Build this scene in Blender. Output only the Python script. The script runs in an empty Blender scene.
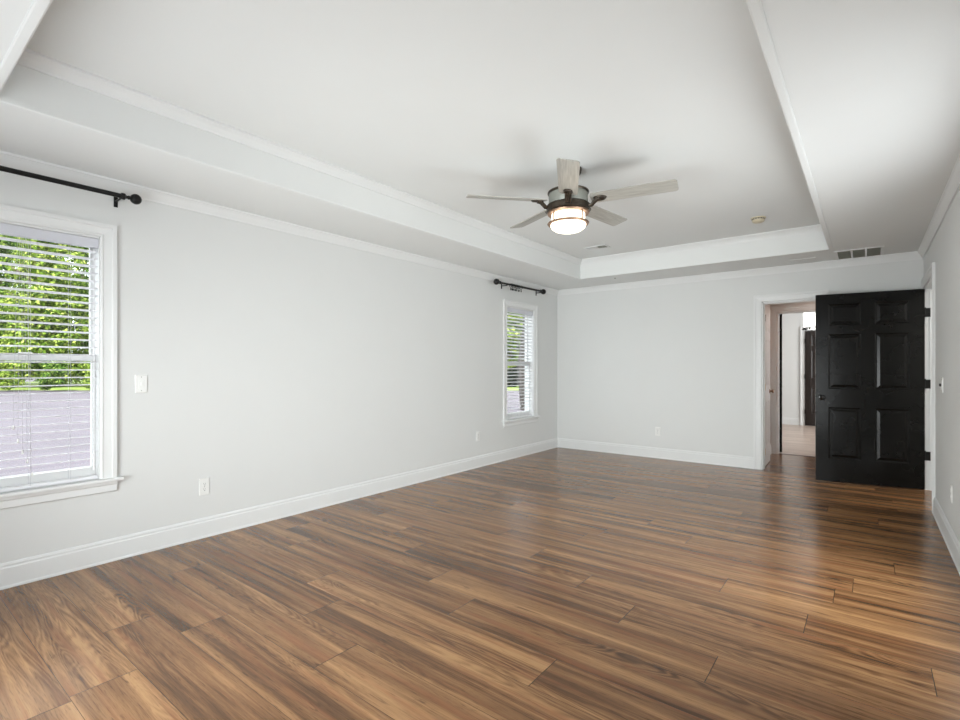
import bpy, math, random
from mathutils import Vector, Matrix

S = bpy.context.scene
COL = S.collection
R_ = math.radians

# ------------------------------------------------------------------ camera
cam_d = bpy.data.cameras.new('camera')
cam = bpy.data.objects.new('camera', cam_d)
COL.objects.link(cam)
S.camera = cam
cam_d.sensor_width = 36.0
cam_d.lens = 497.64 / 960 * 36.0
cam_d.shift_y = 7.64 / 960
cam_d.clip_start = 0.02
cam_d.clip_end = 400
cam.location = (0, 0, 1.239)
cam.rotation_euler = (R_(90), 0, R_(37.96))

# ------------------------------------------------------------------ world, sun, exposure
SKY = 4.6
w = bpy.data.worlds.new('sky')
S.world = w
w.use_nodes = True
bg = w.node_tree.nodes['Background']
bg.inputs['Color'].default_value = (0.93, 0.97, 1.0, 1)
bg.inputs['Strength'].default_value = SKY

sun_d = bpy.data.lights.new('sun', 'SUN')
sun = bpy.data.objects.new('sun', sun_d)
COL.objects.link(sun)
sun_d.energy = 8.0
sun_d.angle = R_(0.6)
sun_d.color = (1.0, 0.96, 0.88)
sun.rotation_euler = Vector((-0.60, 0.35, -0.75)).to_track_quat('-Z', 'Y').to_euler()


def area(name, loc, size, direction, energy, color=(1, 1, 1), spread=None):
    d = bpy.data.lights.new(name, 'AREA')
    d.shape = 'RECTANGLE'
    d.size, d.size_y = size
    d.energy = energy
    d.color = color
    if spread: d.spread = R_(spread)
    o = bpy.data.objects.new(name, d)
    COL.objects.link(o)
    o.location = loc
    o.rotation_euler = Vector(direction).to_track_quat('-Z', 'Y').to_euler()
    return o


# added fill lamp, set in the made-up window opening behind the camera
area('added_near_fill', (-2.0, -0.44, 0.85), (2.1, 1.3), (0, 1, 0.0), 56, (0.95, 1.0, 1.0), 105)
# second added fill lamp, in the made-up right wall opening outside the frame
area('added_right_fill', (0.56, 3.10, 0.80), (1.3, 1.2), (-1, 0.45, 0.0), 24, (0.95, 1.0, 1.0), 130)
# added lamp lights the windowless far room; then side room and passage lamps
area('added_far_room_fill', (1.35, 10.6, 1.45), (2.6, 1.8), (-1, 0, 0), 105, (0.98, 0.99, 1.0))
area('side_room_lamp', (1.6, 6.2, 2.38), (0.5, 0.5), (0, 0, -1), 34, (1.0, 0.97, 0.93))
area('vestibule_lamp', (-0.1, 7.6, 2.40), (0.25, 0.25), (0, 0, -1), 3.6, (1.0, 0.42, 0.16))

S.view_settings.view_transform = 'Standard'
S.view_settings.look = 'None'
S.view_settings.exposure = -0.06
S.view_settings.gamma = 1.0
S.view_settings.use_curve_mapping = False

# ------------------------------------------------------------------ materials
def lin(c):
    return tuple(((x / 255) / 12.92 if x / 255 <= 0.04045 else ((x / 255 + 0.055) / 1.055) ** 2.4) for x in c)


def mat(name, rgb, rough=0.5, metal=0.0, spec=0.5, bump=0.0, bscale=200, var=0.0, vscale=3.0, emit=None, es=0.0):
    m = bpy.data.materials.new(name)
    m.use_nodes = True
    nt = m.node_tree
    b = nt.nodes['Principled BSDF']
    b.inputs['Base Color'].default_value = (*rgb, 1)
    b.inputs['Roughness'].default_value = rough
    b.inputs['Metallic'].default_value = metal
    b.inputs['Specular IOR Level'].default_value = spec
    tc = nt.nodes.new('ShaderNodeTexCoord')
    if bump:
        n = nt.nodes.new('ShaderNodeTexNoise')
        n.inputs['Scale'].default_value = bscale
        n.inputs['Detail'].default_value = 3
        nt.links.new(tc.outputs['Object'], n.inputs['Vector'])
        bp = nt.nodes.new('ShaderNodeBump')
        bp.inputs['Strength'].default_value = bump
        bp.inputs['Distance'].default_value = 0.002
        nt.links.new(n.outputs['Fac'], bp.inputs['Height'])
        nt.links.new(bp.outputs['Normal'], b.inputs['Normal'])
    if var:
        n = nt.nodes.new('ShaderNodeTexNoise')
        n.inputs['Scale'].default_value = vscale
        n.inputs['Detail'].default_value = 4
        nt.links.new(tc.outputs['Object'], n.inputs['Vector'])
        r = nt.nodes.new('ShaderNodeValToRGB')
        r.color_ramp.elements[0].position = 0.3
        r.color_ramp.elements[1].position = 0.7
        r.color_ramp.elements[0].color = (*[c * (1 - var) for c in rgb], 1)
        r.color_ramp.elements[1].color = (*[min(1, c * (1 + var)) for c in rgb], 1)
        nt.links.new(n.outputs['Fac'], r.inputs['Fac'])
        nt.links.new(r.outputs['Color'], b.inputs['Base Color'])
    if emit:
        b.inputs['Emission Color'].default_value = (*emit, 1)
        b.inputs['Emission Strength'].default_value = es
    return m


M_WALL = mat('wall_paint', (0.69, 0.70, 0.69), 0.65, bump=0.05, bscale=260, var=0.006)
M_CEIL = mat('ceiling_paint', (0.755, 0.77, 0.76), 0.8, bump=0.05, bscale=220, var=0.006)
M_TRIM = mat('white_trim', (0.745, 0.755, 0.75), 0.40, var=0.006)
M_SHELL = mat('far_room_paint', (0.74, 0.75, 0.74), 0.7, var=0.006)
M_BLACK = mat('black_door_paint', (0.0055, 0.0053, 0.0048), 0.2, spec=0.19, var=0.1)
M_BROWN = mat('dark_brown_door_paint', (0.018, 0.012, 0.010), 0.35, bump=0.04, bscale=90, var=0.1)
M_ROD = mat('black_metal', (0.012, 0.012, 0.012), 0.35, metal=0.6, var=0.05)
M_BRONZE = mat('aged_bronze', (0.075, 0.062, 0.048), 0.38, metal=0.8, var=0.2, vscale=30)
M_COPPER = mat('copper_bronze', (0.30, 0.19, 0.125), 0.4, metal=0.8, var=0.1, vscale=30)
M_DRUM = mat('brushed_nickel', (0.27, 0.28, 0.25), 0.45, metal=0.4, var=0.05, vscale=20)
M_BRASS = mat('brass', (0.65, 0.46, 0.2), 0.3, metal=1.0, var=0.05)
M_PLASTIC = mat('white_plastic', (0.78, 0.78, 0.76), 0.35, var=0.01)
M_SLOT = mat('dark_slots', (0.05, 0.05, 0.05), 0.6, var=0.05)
M_SMOKE = mat('aged_cream_plastic', (0.60, 0.54, 0.40), 0.5, var=0.06, vscale=30)
M_BLIND = mat('blind_white', (0.82, 0.82, 0.84), 0.5, var=0.01)
M_VALANCE = mat('blind_valance_white', (0.62, 0.63, 0.68), 0.5, var=0.01)
M_CORD = mat('cord_grey', (0.55, 0.55, 0.57), 0.8, var=0.02)
M_DUCT = mat('grille_filter_grey', (0.45, 0.45, 0.39), 0.8, var=0.1, vscale=20)
M_SIDEFLOOR = mat('side_room_tile', (0.22, 0.18, 0.14), 0.5, var=0.1, vscale=6)
M_CONC = mat('driveway_concrete', (0.092, 0.078, 0.098), 0.9, var=0.12, vscale=0.6)
M_GRASS = mat('lawn_green', (0.20, 0.27, 0.05), 0.9, var=0.3, vscale=1.2)
M_BARK = mat('bark', (0.30, 0.23, 0.17), 0.9, bump=0.5, bscale=6, var=0.25, vscale=5)
M_LAMP = mat('lamp_glass', (0.9, 0.88, 0.82), 0.4, emit=(1.0, 0.86, 0.66), es=3.2)
M_CRYST = mat('lit_crystal', (0.9, 0.9, 0.9), 0.1, emit=(1.0, 0.97, 0.92), es=1.5)


def glass_mat():
    m = bpy.data.materials.new('window_glass')
    m.use_nodes = True
    nt = m.node_tree
    nt.nodes.remove(nt.nodes['Principled BSDF'])
    out = nt.nodes['Material Output']
    t = nt.nodes.new('ShaderNodeBsdfTransparent')
    t.inputs['Color'].default_value = (0.96, 0.98, 0.97, 1)
    g = nt.nodes.new('ShaderNodeBsdfGlossy')
    g.inputs['Roughness'].default_value = 0.02
    lw = nt.nodes.new('ShaderNodeLayerWeight')
    lw.inputs['Blend'].default_value = 0.5
    pw = nt.nodes.new('ShaderNodeMath'); pw.operation = 'POWER'; pw.inputs[1].default_value = 5.0
    nt.links.new(lw.outputs['Facing'], pw.inputs[0])
    f = nt.nodes.new('ShaderNodeMath'); f.operation = 'MULTIPLY_ADD'; f.inputs[1].default_value = 0.8; f.inputs[2].default_value = 0.03
    nt.links.new(pw.outputs[0], f.inputs[0])
    x = nt.nodes.new('ShaderNodeMixShader')
    nt.links.new(f.outputs[0], x.inputs[0])
    nt.links.new(t.outputs[0], x.inputs[1])
    nt.links.new(g.outputs[0], x.inputs[2])
    nt.links.new(x.outputs[0], out.inputs['Surface'])
    return m


M_GLASS = glass_mat()


def leaf_mat(name, ca, cb, cc):
    m = bpy.data.materials.new(name)
    m.use_nodes = True
    nt = m.node_tree
    nt.nodes.remove(nt.nodes['Principled BSDF'])
    out = nt.nodes['Material Output']
    g = nt.nodes.new('ShaderNodeNewGeometry')
    r = nt.nodes.new('ShaderNodeValToRGB')
    e = r.color_ramp.elements
    e[0].color = (*ca, 1)
    e[1].color = (*cc, 1)
    k = e.new(0.5)
    k.color = (*cb, 1)
    nt.links.new(g.outputs['Random Per Island'], r.inputs['Fac'])
    d = nt.nodes.new('ShaderNodeBsdfDiffuse')
    t = nt.nodes.new('ShaderNodeBsdfTranslucent')
    x = nt.nodes.new('ShaderNodeMixShader')
    x.inputs[0].default_value = 0.3
    for s in (d, t): nt.links.new(r.outputs['Color'], s.inputs['Color'])
    nt.links.new(d.outputs[0], x.inputs[1])
    nt.links.new(t.outputs[0], x.inputs[2])
    nt.links.new(x.outputs[0], out.inputs['Surface'])
    return m


M_LEAF = leaf_mat('leaves_yellow_green', (0.02, 0.05, 0.008), (0.15, 0.25, 0.03), (0.52, 0.58, 0.16))
M_LEAF2 = leaf_mat('leaves_mid_green', (0.012, 0.035, 0.008), (0.08, 0.17, 0.025), (0.36, 0.46, 0.12))
M_LEAF_SHADE = leaf_mat('leaves_shaded_hedge', (0.004, 0.008, 0.004), (0.008, 0.014, 0.007), (0.02, 0.03, 0.012))  # shade on the hedge is put into these near-black leaf colours


def wood_mat(name, dark, mid, light, red, rough=0.3, contrast=1.0, plank_w=0.2235):
    """plank floor: uv = metres inside the plank, attribute 'prnd' = three random numbers per plank"""
    m = bpy.data.materials.new(name)
    m.use_nodes = True
    nt = m.node_tree
    N, Lk = nt.nodes.new, nt.links.new
    b = nt.nodes['Principled BSDF']
    uv = N('ShaderNodeUVMap'); uv.uv_map = 'plank_uv'
    at = N('ShaderNodeAttribute'); at.attribute_name = 'prnd'
    sc = N('ShaderNodeVectorMath'); sc.operation = 'MULTIPLY'
    Lk(at.outputs['Vector'], sc.inputs[0]); sc.inputs[1].default_value = (57, 31, 43)
    ad = N('ShaderNodeVectorMath'); ad.operation = 'ADD'
    Lk(uv.outputs[0], ad.inputs[0]); Lk(sc.outputs[0], ad.inputs[1])

    def noise(sx, sy, detail, rough_, dist=0.0):
        mp = N('ShaderNodeMapping')
        mp.inputs['Scale'].default_value = (sx, sy, 1)
        Lk(ad.outputs[0], mp.inputs['Vector'])
        n = N('ShaderNodeTexNoise')
        n.inputs['Scale'].default_value = 1.0
        n.inputs['Detail'].default_value = detail
        n.inputs['Roughness'].default_value = rough_
        n.inputs['Distortion'].default_value = dist
        Lk(mp.outputs[0], n.inputs['Vector'])
        return n.outputs['Fac']

    def math_(op, a, b_, c=None):
        n = N('ShaderNodeMath'); n.operation = op
        for i, v in enumerate((a, b_, c)):
            if v is None: continue
            if isinstance(v, (int, float)): n.inputs[i].default_value = v
            else: Lk(v, n.inputs[i])
        return n.outputs[0]

    big = noise(0.55, 11, 3, 0.5, 0.35)
    midn = noise(1.1, 42, 4, 0.6, 0.5)
    fine = noise(6, 300, 3, 0.6)
    v = math_('MULTIPLY_ADD', big, 0.60, math_('MULTIPLY', midn, 0.30))
    v = math_('MULTIPLY_ADD', fine, 0.13, v)
    # growth-ring contours (cathedral grain), stronger in some places than others
    ringn = noise(0.8, 7.0, 2, 0.5, 0.8)
    rings = math_('SINE', math_('MULTIPLY', ringn, 150.0), None)
    rmask = math_('MULTIPLY', math_('MAXIMUM', math_('SUBTRACT', noise(0.9, 5.0, 1, 0.4), 0.46), 0.0), 0.21)
    v = math_('MULTIPLY_ADD', rings, rmask, v)
    fleck = noise(16, 420, 2, 0.5)
    v = math_('SUBTRACT', v, math_('MULTIPLY', math_('MAXIMUM', math_('SUBTRACT', fleck, 0.56), 0.0), 0.55))
    sep = N('ShaderNodeSeparateXYZ'); Lk(at.outputs['Vector'], sep.inputs[0])
    v = math_('ADD', v, math_('MULTIPLY', math_('SUBTRACT', sep.outputs[2], 0.5), 0.05))
    ramp = N('ShaderNodeValToRGB')
    e = ramp.color_ramp.elements
    c0, c1 = 0.5 - 0.155 / contrast, 0.5 + 0.15 / contrast
    e[0].position = c0; e[0].color = (*dark, 1)
    e[1].position = c1; e[1].color = (*light, 1)
    k = e.new(0.485); k.color = (*mid, 1)
    k = e.new(0.43); k.color = (*[(a * 0.55 + b2 * 0.45) for a, b2 in zip(dark, mid)], 1)
    Lk(v, ramp.inputs['Fac'])
    # reddish streaks
    rn = noise(1.1, 21, 2, 0.5, 0.2)
    rr = N('ShaderNodeValToRGB')
    rr.color_ramp.elements[0].position = 0.54; rr.color_ramp.elements[0].color = (0, 0, 0, 1)
    rr.color_ramp.elements[1].position = 0.68; rr.color_ramp.elements[1].color = (0.6, 0.6, 0.6, 1)
    Lk(rn, rr.inputs['Fac'])
    mx = N('ShaderNodeMix'); mx.data_type = 'RGBA'; mx.blend_type = 'MIX'
    Lk(rr.outputs['Color'], mx.inputs[0])
    Lk(ramp.outputs['Color'], mx.inputs[6])
    mx.inputs[7].default_value = (*red, 1)
    # dark knots and streaks
    kn = noise(2.6, 30, 3, 0.6, 1.6)
    kr = N('ShaderNodeValToRGB')
    kr.color_ramp.elements[0].position = 0.62; kr.color_ramp.elements[0].color = (0, 0, 0, 1)
    kr.color_ramp.elements[1].position = 0.74; kr.color_ramp.elements[1].color = (0.75, 0.75, 0.75, 1)
    Lk(kn, kr.inputs['Fac'])
    m2 = N('ShaderNodeMix'); m2.data_type = 'RGBA'
    Lk(kr.outputs['Color'], m2.inputs[0]); Lk(mx.outputs[2], m2.inputs[6])
    m2.inputs[7].default_value = (*[c * 0.75 for c in dark], 1)
    # seams between planks
    s2 = N('ShaderNodeSeparateXYZ'); Lk(uv.outputs[0], s2.inputs[0])
    su = math_('LESS_THAN', s2.outputs[0], 0.0028)
    sv = math_('LESS_THAN', s2.outputs[1], 0.0020)
    seam = math_('MAXIMUM', su, math_('MULTIPLY', sv, 0.8))
    m3 = N('ShaderNodeMix'); m3.data_type = 'RGBA'
    Lk(seam, m3.inputs[0]); Lk(m2.outputs[2], m3.inputs[6])
    m3.inputs[7].default_value = (*[c * 0.35 for c in dark], 1)
    Lk(m3.outputs[2], b.inputs['Base Color'])
    b.inputs['Specular IOR Level'].default_value = 0.40
    Lk(math_('MULTIPLY_ADD', midn, 0.10, rough - 0.05), b.inputs['Roughness'])
    bp = N('ShaderNodeBump'); bp.inputs['Strength'].default_value = 0.03; bp.inputs['Distance'].default_value = 0.001
    Lk(math_('SUBTRACT', fine, math_('MULTIPLY', seam, 1.5)), bp.inputs['Height'])
    Lk(bp.outputs['Normal'], b.inputs['Normal'])
    return m


M_FLOOR = wood_mat('walnut_plank_floor', (0.056, 0.027, 0.0125), (0.175, 0.086, 0.037), (0.375, 0.208, 0.094), (0.22, 0.088, 0.038), 0.22, contrast=0.92)
M_FLOOR_FAR = wood_mat('glare_plank_floor', (0.36, 0.28, 0.23), (0.48, 0.38, 0.32), (0.60, 0.50, 0.43), (0.50, 0.38, 0.32), 0.35)  # plank colours lightened to stand for glare on the far floor


def blade_mat():
    m = bpy.data.materials.new('greywash_blade')
    m.use_nodes = True
    nt = m.node_tree
    b = nt.nodes['Principled BSDF']
    tc = nt.nodes.new('ShaderNodeTexCoord')
    mp = nt.nodes.new('ShaderNodeMapping'); mp.inputs['Scale'].default_value = (5, 90, 5)
    n = nt.nodes.new('ShaderNodeTexNoise'); n.inputs['Scale'].default_value = 1; n.inputs['Detail'].default_value = 4
    r = nt.nodes.new('ShaderNodeValToRGB')
    r.color_ramp.elements[0].position = 0.3; r.color_ramp.elements[0].color = (0.30, 0.29, 0.26, 1)
    r.color_ramp.elements[1].position = 0.7; r.color_ramp.elements[1].color = (0.46, 0.45, 0.41, 1)
    nt.links.new(tc.outputs['Object'], mp.inputs[0]); nt.links.new(mp.outputs[0], n.inputs['Vector'])
    nt.links.new(n.outputs['Fac'], r.inputs['Fac']); nt.links.new(r.outputs['Color'], b.inputs['Base Color'])
    b.inputs['Roughness'].default_value = 0.4
    return m


M_BLADE = blade_mat()

# ------------------------------------------------------------------ helpers
WL = {}


def tag(o, label=None, cat=None, group=None, kind=None):
    if label: o['label'] = label
    if cat: o['category'] = cat
    if group: o['group'] = group
    if kind: o['kind'] = kind
    return o


def empty(name, loc, label, cat, group=None, kind=None):
    o = bpy.data.objects.new(name, None)
    o.empty_display_size = 0.1
    COL.objects.link(o)
    o.location = loc
    WL[o] = Vector(loc)
    return tag(o, label, cat, group, kind)


def copy_tree(o, parent=None):
    c = o.copy()
    COL.objects.link(c)
    if parent is not None: c.parent = parent
    for ch in list(o.children): copy_tree(ch, c)
    return c


class MB:
    def __init__(s): s.v = []; s.f = []; s.sm = []

    def add(s, vs, fs, smooth=False):
        n = len(s.v)
        s.v += [tuple(v) for v in vs]
        s.f += [tuple(i + n for i in f) for f in fs]
        s.sm += [smooth] * len(fs)
        return s

    def box(s, x0, y0, z0, x1, y1, z1):
        if x0 > x1: x0, x1 = x1, x0
        if y0 > y1: y0, y1 = y1, y0
        if z0 > z1: z0, z1 = z1, z0
        vs = [(x0, y0, z0), (x1, y0, z0), (x1, y1, z0), (x0, y1, z0), (x0, y0, z1), (x1, y0, z1), (x1, y1, z1), (x0, y1, z1)]
        return s.add(vs, [(3, 2, 1, 0), (4, 5, 6, 7), (0, 1, 5, 4), (1, 2, 6, 5), (2, 3, 7, 6), (3, 0, 4, 7)])

    def frustum(s, a, b, off, axis, p0, p1):
        """raised panel: rectangle a=(u0,w0) b=(u1,w1) at depth p0, shrunk by off at depth p1; axis='x'/'y' normal"""
        (u0, w0), (u1, w1) = a, b
        pts = [(u0, w0, p0), (u1, w0, p0), (u1, w1, p0), (u0, w1, p0),
               (u0 + off, w0 + off, p1), (u1 - off, w0 + off, p1), (u1 - off, w1 - off, p1), (u0 + off, w1 - off, p1)]
        vs = [(p, u, w_) if axis == 'x' else (u, p, w_) for (u, w_, p) in pts]
        return s.add(vs, [(0, 1, 5, 4), (1, 2, 6, 5), (2, 3, 7, 6), (3, 0, 4, 7), (4, 5, 6, 7), (3, 2, 1, 0)])

    def tube(s, pts, rad, n=12, cap=True):
        pts = [Vector(p) for p in pts]
        rads = rad if isinstance(rad, (list, tuple)) else [rad] * len(pts)
        rings = []
        up = None
        for i, p in enumerate(pts):
            d = (pts[min(i + 1, len(pts) - 1)] - pts[max(i - 1, 0)]).normalized()
            if up is None:
                up = Vector((0, 0, 1)) if abs(d.z) < 0.9 else Vector((1, 0, 0))
            a = d.cross(up).normalized()
            up2 = a.cross(d).normalized()
            up = up2
            rings.append([p + (a * math.cos(2 * math.pi * k / n) + up2 * math.sin(2 * math.pi * k / n)) * rads[i] for k in range(n)])
        vs = [v for r in rings for v in r]
        fs = []
        for i in range(len(rings) - 1):
            for k in range(n):
                fs.append((i * n + k, i * n + (k + 1) % n, (i + 1) * n + (k + 1) % n, (i + 1) * n + k))
        s.add(vs, fs, True)
        if cap:
            b = len(s.v) - len(vs)
            s.f += [tuple(b + k for k in range(n))[::-1], tuple(b + (len(rings) - 1) * n + k for k in range(n))]
            s.sm += [False, False]
        return s

    def lathe(s, prof, c=(0, 0, 0), n=32, axis='z', closed=False):
        """prof = [(radius, height)...] around axis through c"""
        vs = []
        for (r, h_) in prof:
            for k in range(n):
                a = 2 * math.pi * k / n
                x, y, z = r * math.cos(a), r * math.sin(a), h_
                if axis == 'y': x, y, z = x, h_, y
                if axis == 'x': x, y, z = h_, x, y
                vs.append((c[0] + x, c[1] + y, c[2] + z))
        fs = []
        m = len(prof)
        for i in range(m if closed else m - 1):
            j = (i + 1) % m
            for k in range(n):
                fs.append((i * n + k, i * n + (k + 1) % n, j * n + (k + 1) % n, j * n + k))
        return s.add(vs, fs, True)

    def ball(s, c, r, n=20, m=12):
        return s.lathe([(max(1e-5, r * math.sin(math.pi * i / m)), -r * math.cos(math.pi * i / m)) for i in range(m + 1)], c, n)

    def build(s, name, m, parent=None, bevel=0.0, weld=False, origin=None, autosmooth=True):
        if parent is not None:
            o0 = WL[parent]
        elif origin is not None:
            o0 = Vector(origin)
        else:
            xs, ys, zs = zip(*s.v)
            o0 = Vector(((min(xs) + max(xs)) / 2, (min(ys) + max(ys)) / 2, min(zs)))
        me = bpy.data.meshes.new(name)
        me.from_pydata([(v[0] - o0.x, v[1] - o0.y, v[2] - o0.z) for v in s.v], [], s.f)
        me.polygons.foreach_set('use_smooth', s.sm)
        me.materials.append(m)
        me.update()
        o = bpy.data.objects.new(name, me)
        COL.objects.link(o)
        if parent is not None:
            o.parent = parent
        else:
            o.location = o0
        WL[o] = o0.copy()
        if any(s.sm):
            import bmesh
            bm = bmesh.new(); bm.from_mesh(me)
            for e in bm.edges:
                if len(e.link_faces) == 2 and e.calc_face_angle(0) > R_(35): e.smooth = False
            bmesh.ops.recalc_face_normals(bm, faces=bm.faces)
            bm.to_mesh(me); bm.free()
        if bevel:
            bv = o.modifiers.new('edge', 'BEVEL')
            bv.width = bevel; bv.segments = 2; bv.limit_method = 'ANGLE'
        return o


def wall_boxes(mb, axis, p0, p1, a0, a1, z0, z1, holes):
    """wall slab p0..p1 thick along axis, spanning a0..a1, with rectangular holes (a,b,za,zb)"""
    As = sorted({a0, a1, *[h_[0] for h_ in holes], *[h_[1] for h_ in holes]})
    for i in range(len(As) - 1):
        l, r = As[i], As[i + 1]
        cuts = sorted([(h_[2], h_[3]) for h_ in holes if h_[0] <= l + 1e-6 and h_[1] >= r - 1e-6])
        z = z0
        for (za, zb) in cuts + [(z1, z1)]:
            if za > z + 1e-6:
                if axis == 'x': mb.box(p0, l, z, p1, r, za)
                else: mb.box(l, p0, z, r, p1, za)
            z = zb
    return mb


def rect_sweep(mb, x0, y0, x1, y1, prof):
    """profile (inward offset, z) swept round a rectangle with mitred corners"""
    n = len(prof)
    vs = []
    for (d, z) in prof:
        vs += [(x0 + d, y0 + d, z), (x1 - d, y0 + d, z), (x1 - d, y1 - d, z), (x0 + d, y1 - d, z)]
    fs = []
    for i in range(n):
        j = (i + 1) % n
        for k in range(4):
            l = (k + 1) % 4
            fs.append((i * 4 + k, i * 4 + l, j * 4 + l, j * 4 + k))
    return mb.add(vs, fs)


def extrude_profile(mb, axis, wallp, sgn, a0, a1, prof, m0=0.0, m1=0.0):
    """profile (protrusion, z) along a wall; m0/m1 = mitre factor at the ends"""
    n = len(prof)
    vs = []
    for (d, z) in prof:
        for a, mm in ((a0, m0), (a1, -m1)):
            aa = a + mm * d
            p = wallp + sgn * d
            vs.append((p, aa, z) if axis == 'x' else (aa, p, z))
    fs = []
    for i in range(n):
        j = (i + 1) % n
        fs.append((2 * i, 2 * i + 1, 2 * j + 1, 2 * j))
    fs.append(tuple(2 * i for i in range(n)))
    fs.append(tuple(2 * i + 1 for i in range(n))[::-1])
    return mb.add(vs, fs)


CAS = [(0.0, 0.0), (0.0, 0.010), (0.006, 0.014), (0.014, 0.014), (0.018, 0.011), (0.058, 0.015), (0.064, 0.021), (0.085, 0.021), (0.085, 0.0)]


def casing(mb, axis, wallp, sgn, a0, a1, zb, zt, prof=CAS):
    n = len(prof)
    vs = []
    for (o, p) in prof:
        for (a, z) in ((a0 - o, zb), (a0 - o, zt + o), (a1 + o, zt + o), (a1 + o, zb)):
            q = wallp + sgn * p
            vs.append((q, a, z) if axis == 'x' else (a, q, z))
    fs = []
    for i in range(n):
        j = (i + 1) % n
        for k in range(3):
            fs.append((i * 4 + k, i * 4 + k + 1, j * 4 + k + 1, j * 4 + k))
    fs.append(tuple(4 * i for i in range(n)))
    fs.append(tuple(4 * i + 3 for i in range(n))[::-1])
    return mb.add(vs, fs)


# ------------------------------------------------------------------ room shell
L, B, R, N0 = -3.827, 6.87, 0.45, -0.32
CH, TH = 2.44, 2.69            # soffit and tray heights
TX0, TX1, TY0, TY1 = -3.07, -0.312, 0.42, 6.14
WY = [(0.322, 1.002), (5.488, 6.165)]       # window openings in the left wall
WZ0, WZ1 = 0.535, 2.065

st = 'structure'
tag(wall_boxes(MB(), 'x', L - 0.15, L, N0 - 0.15, B + 0.13, 0, 2.80, [(a, b, WZ0 - 0.02, WZ1) for a, b in WY]).build('wall_left', M_WALL),
    'long light grey wall with two windows, left of the room', 'wall', kind=st)
D1 = (-1.02, -0.435, 2.035)
tag(wall_boxes(MB(), 'y', B, B + 0.13, L, R + 0.12, 0, 2.80, [(D1[0], D1[1], 0, D1[2])]).build('wall_back', M_WALL),
    'light grey end wall with the narrow white doorway', 'wall', kind=st)
D2 = (5.80, 6.765, 2.050)
tag(wall_boxes(MB(), 'x', R, R + 0.12, N0 - 0.15, B, 0, 2.80, [(D2[0], D2[1], 0, D2[2]), (2.35, 3.85, 0.12, 2.10)]).build('wall_right', M_WALL),
    'light grey wall at the right edge, behind the black door hinges', 'wall', kind=st)
PW = (-3.1, -0.9, 0.15, 2.1)
tag(wall_boxes(MB(), 'y', N0 - 0.15, N0, L, R, 0, 2.80, [PW]).build('wall_near', M_WALL),
    'light grey wall behind the viewpoint with an added wide window', 'wall', kind=st)

# ceiling: soffit ring, tray sides, tray top
c = MB()
c.box(L, N0, CH, R, TY0, 2.80); c.box(L, TY1, CH, R, B, 2.80)
c.box(L, TY0, CH, TX0, TY1, 2.80); c.box(TX1, TY0, CH, R, TY1, 2.80)
c.box(TX0, TY0, TH, TX1, TY1, 2.80)
tag(c.build('ceiling', M_CEIL), 'white tray ceiling with a recessed rectangular centre', 'ceiling', kind=st)

# crown round the room, crown inside the tray, flat bead round the tray lip
m = rect_sweep(MB(), L, N0, R, B, [(0, 2.362), (0.010, 2.362), (0.012, 2.372), (0.018, 2.384), (0.032, 2.412), (0.040, 2.424), (0.046, 2.428), (0.046, 2.44), (0, 2.44)])
tag(m.build('trim_1', M_TRIM), 'white crown moulding where the walls meet the ceiling', 'trim', kind=st)
m = rect_sweep(MB(), TX0, TY0, TX1, TY1, [(0, 2.628), (0.010, 2.628), (0.012, 2.636), (0.030, 2.662), (0.046, 2.676), (0.055, 2.678), (0.055, TH), (0, TH)])
tag(m.build('trim_2', M_TRIM), 'white crown moulding inside the raised tray', 'trim', kind=st)
m = rect_sweep(MB(), TX0, TY0, TX1, TY1, [(-0.034, CH), (-0.034, CH - 0.005), (-0.028, CH - 0.007), (-0.003, CH - 0.007), (0.0, CH - 0.005), (0.003, CH - 0.003), (0.003, CH + 0.02), (0, CH + 0.02)])
tag(m.build('trim_3', M_CEIL), 'thin white bead around the lower lip of the tray', 'trim', kind=st)

BB = [(0, 0.0), (0.020, 0.0), (0.020, 0.008), (0.015, 0.016), (0.015, 0.112), (0.010, 0.120), (0.011, 0.130), (0.006, 0.141), (0, 0.143)]
tag(extrude_profile(MB(), 'x', L, 1, N0, B, BB, 1, 1).build('baseboard_left', M_TRIM), 'white baseboard along the left wall', 'baseboard', kind=st)
m = extrude_profile(MB(), 'y', B, -1, L, D1[0] - 0.085, BB, 1, 0)
extrude_profile(m, 'y', B, -1, D1[1] + 0.085, R, BB, 0, 1)
tag(m.build('baseboard_back', M_TRIM), 'white baseboard along the end wall beside the doorway', 'baseboard', kind=st)
m = extrude_profile(MB(), 'x', R, -1, N0, 2.26, BB, 1, 0)
extrude_profile(m, 'x', R, -1, 3.94, D2[0] - 0.085, BB, 0, 0)
extrude_profile(m, 'x', R, -1, D2[1] + 0.085, B, BB, 0, 1)
tag(m.build('baseboard_right', M_TRIM), 'white baseboard along the right wall', 'baseboard', kind=st)


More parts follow.
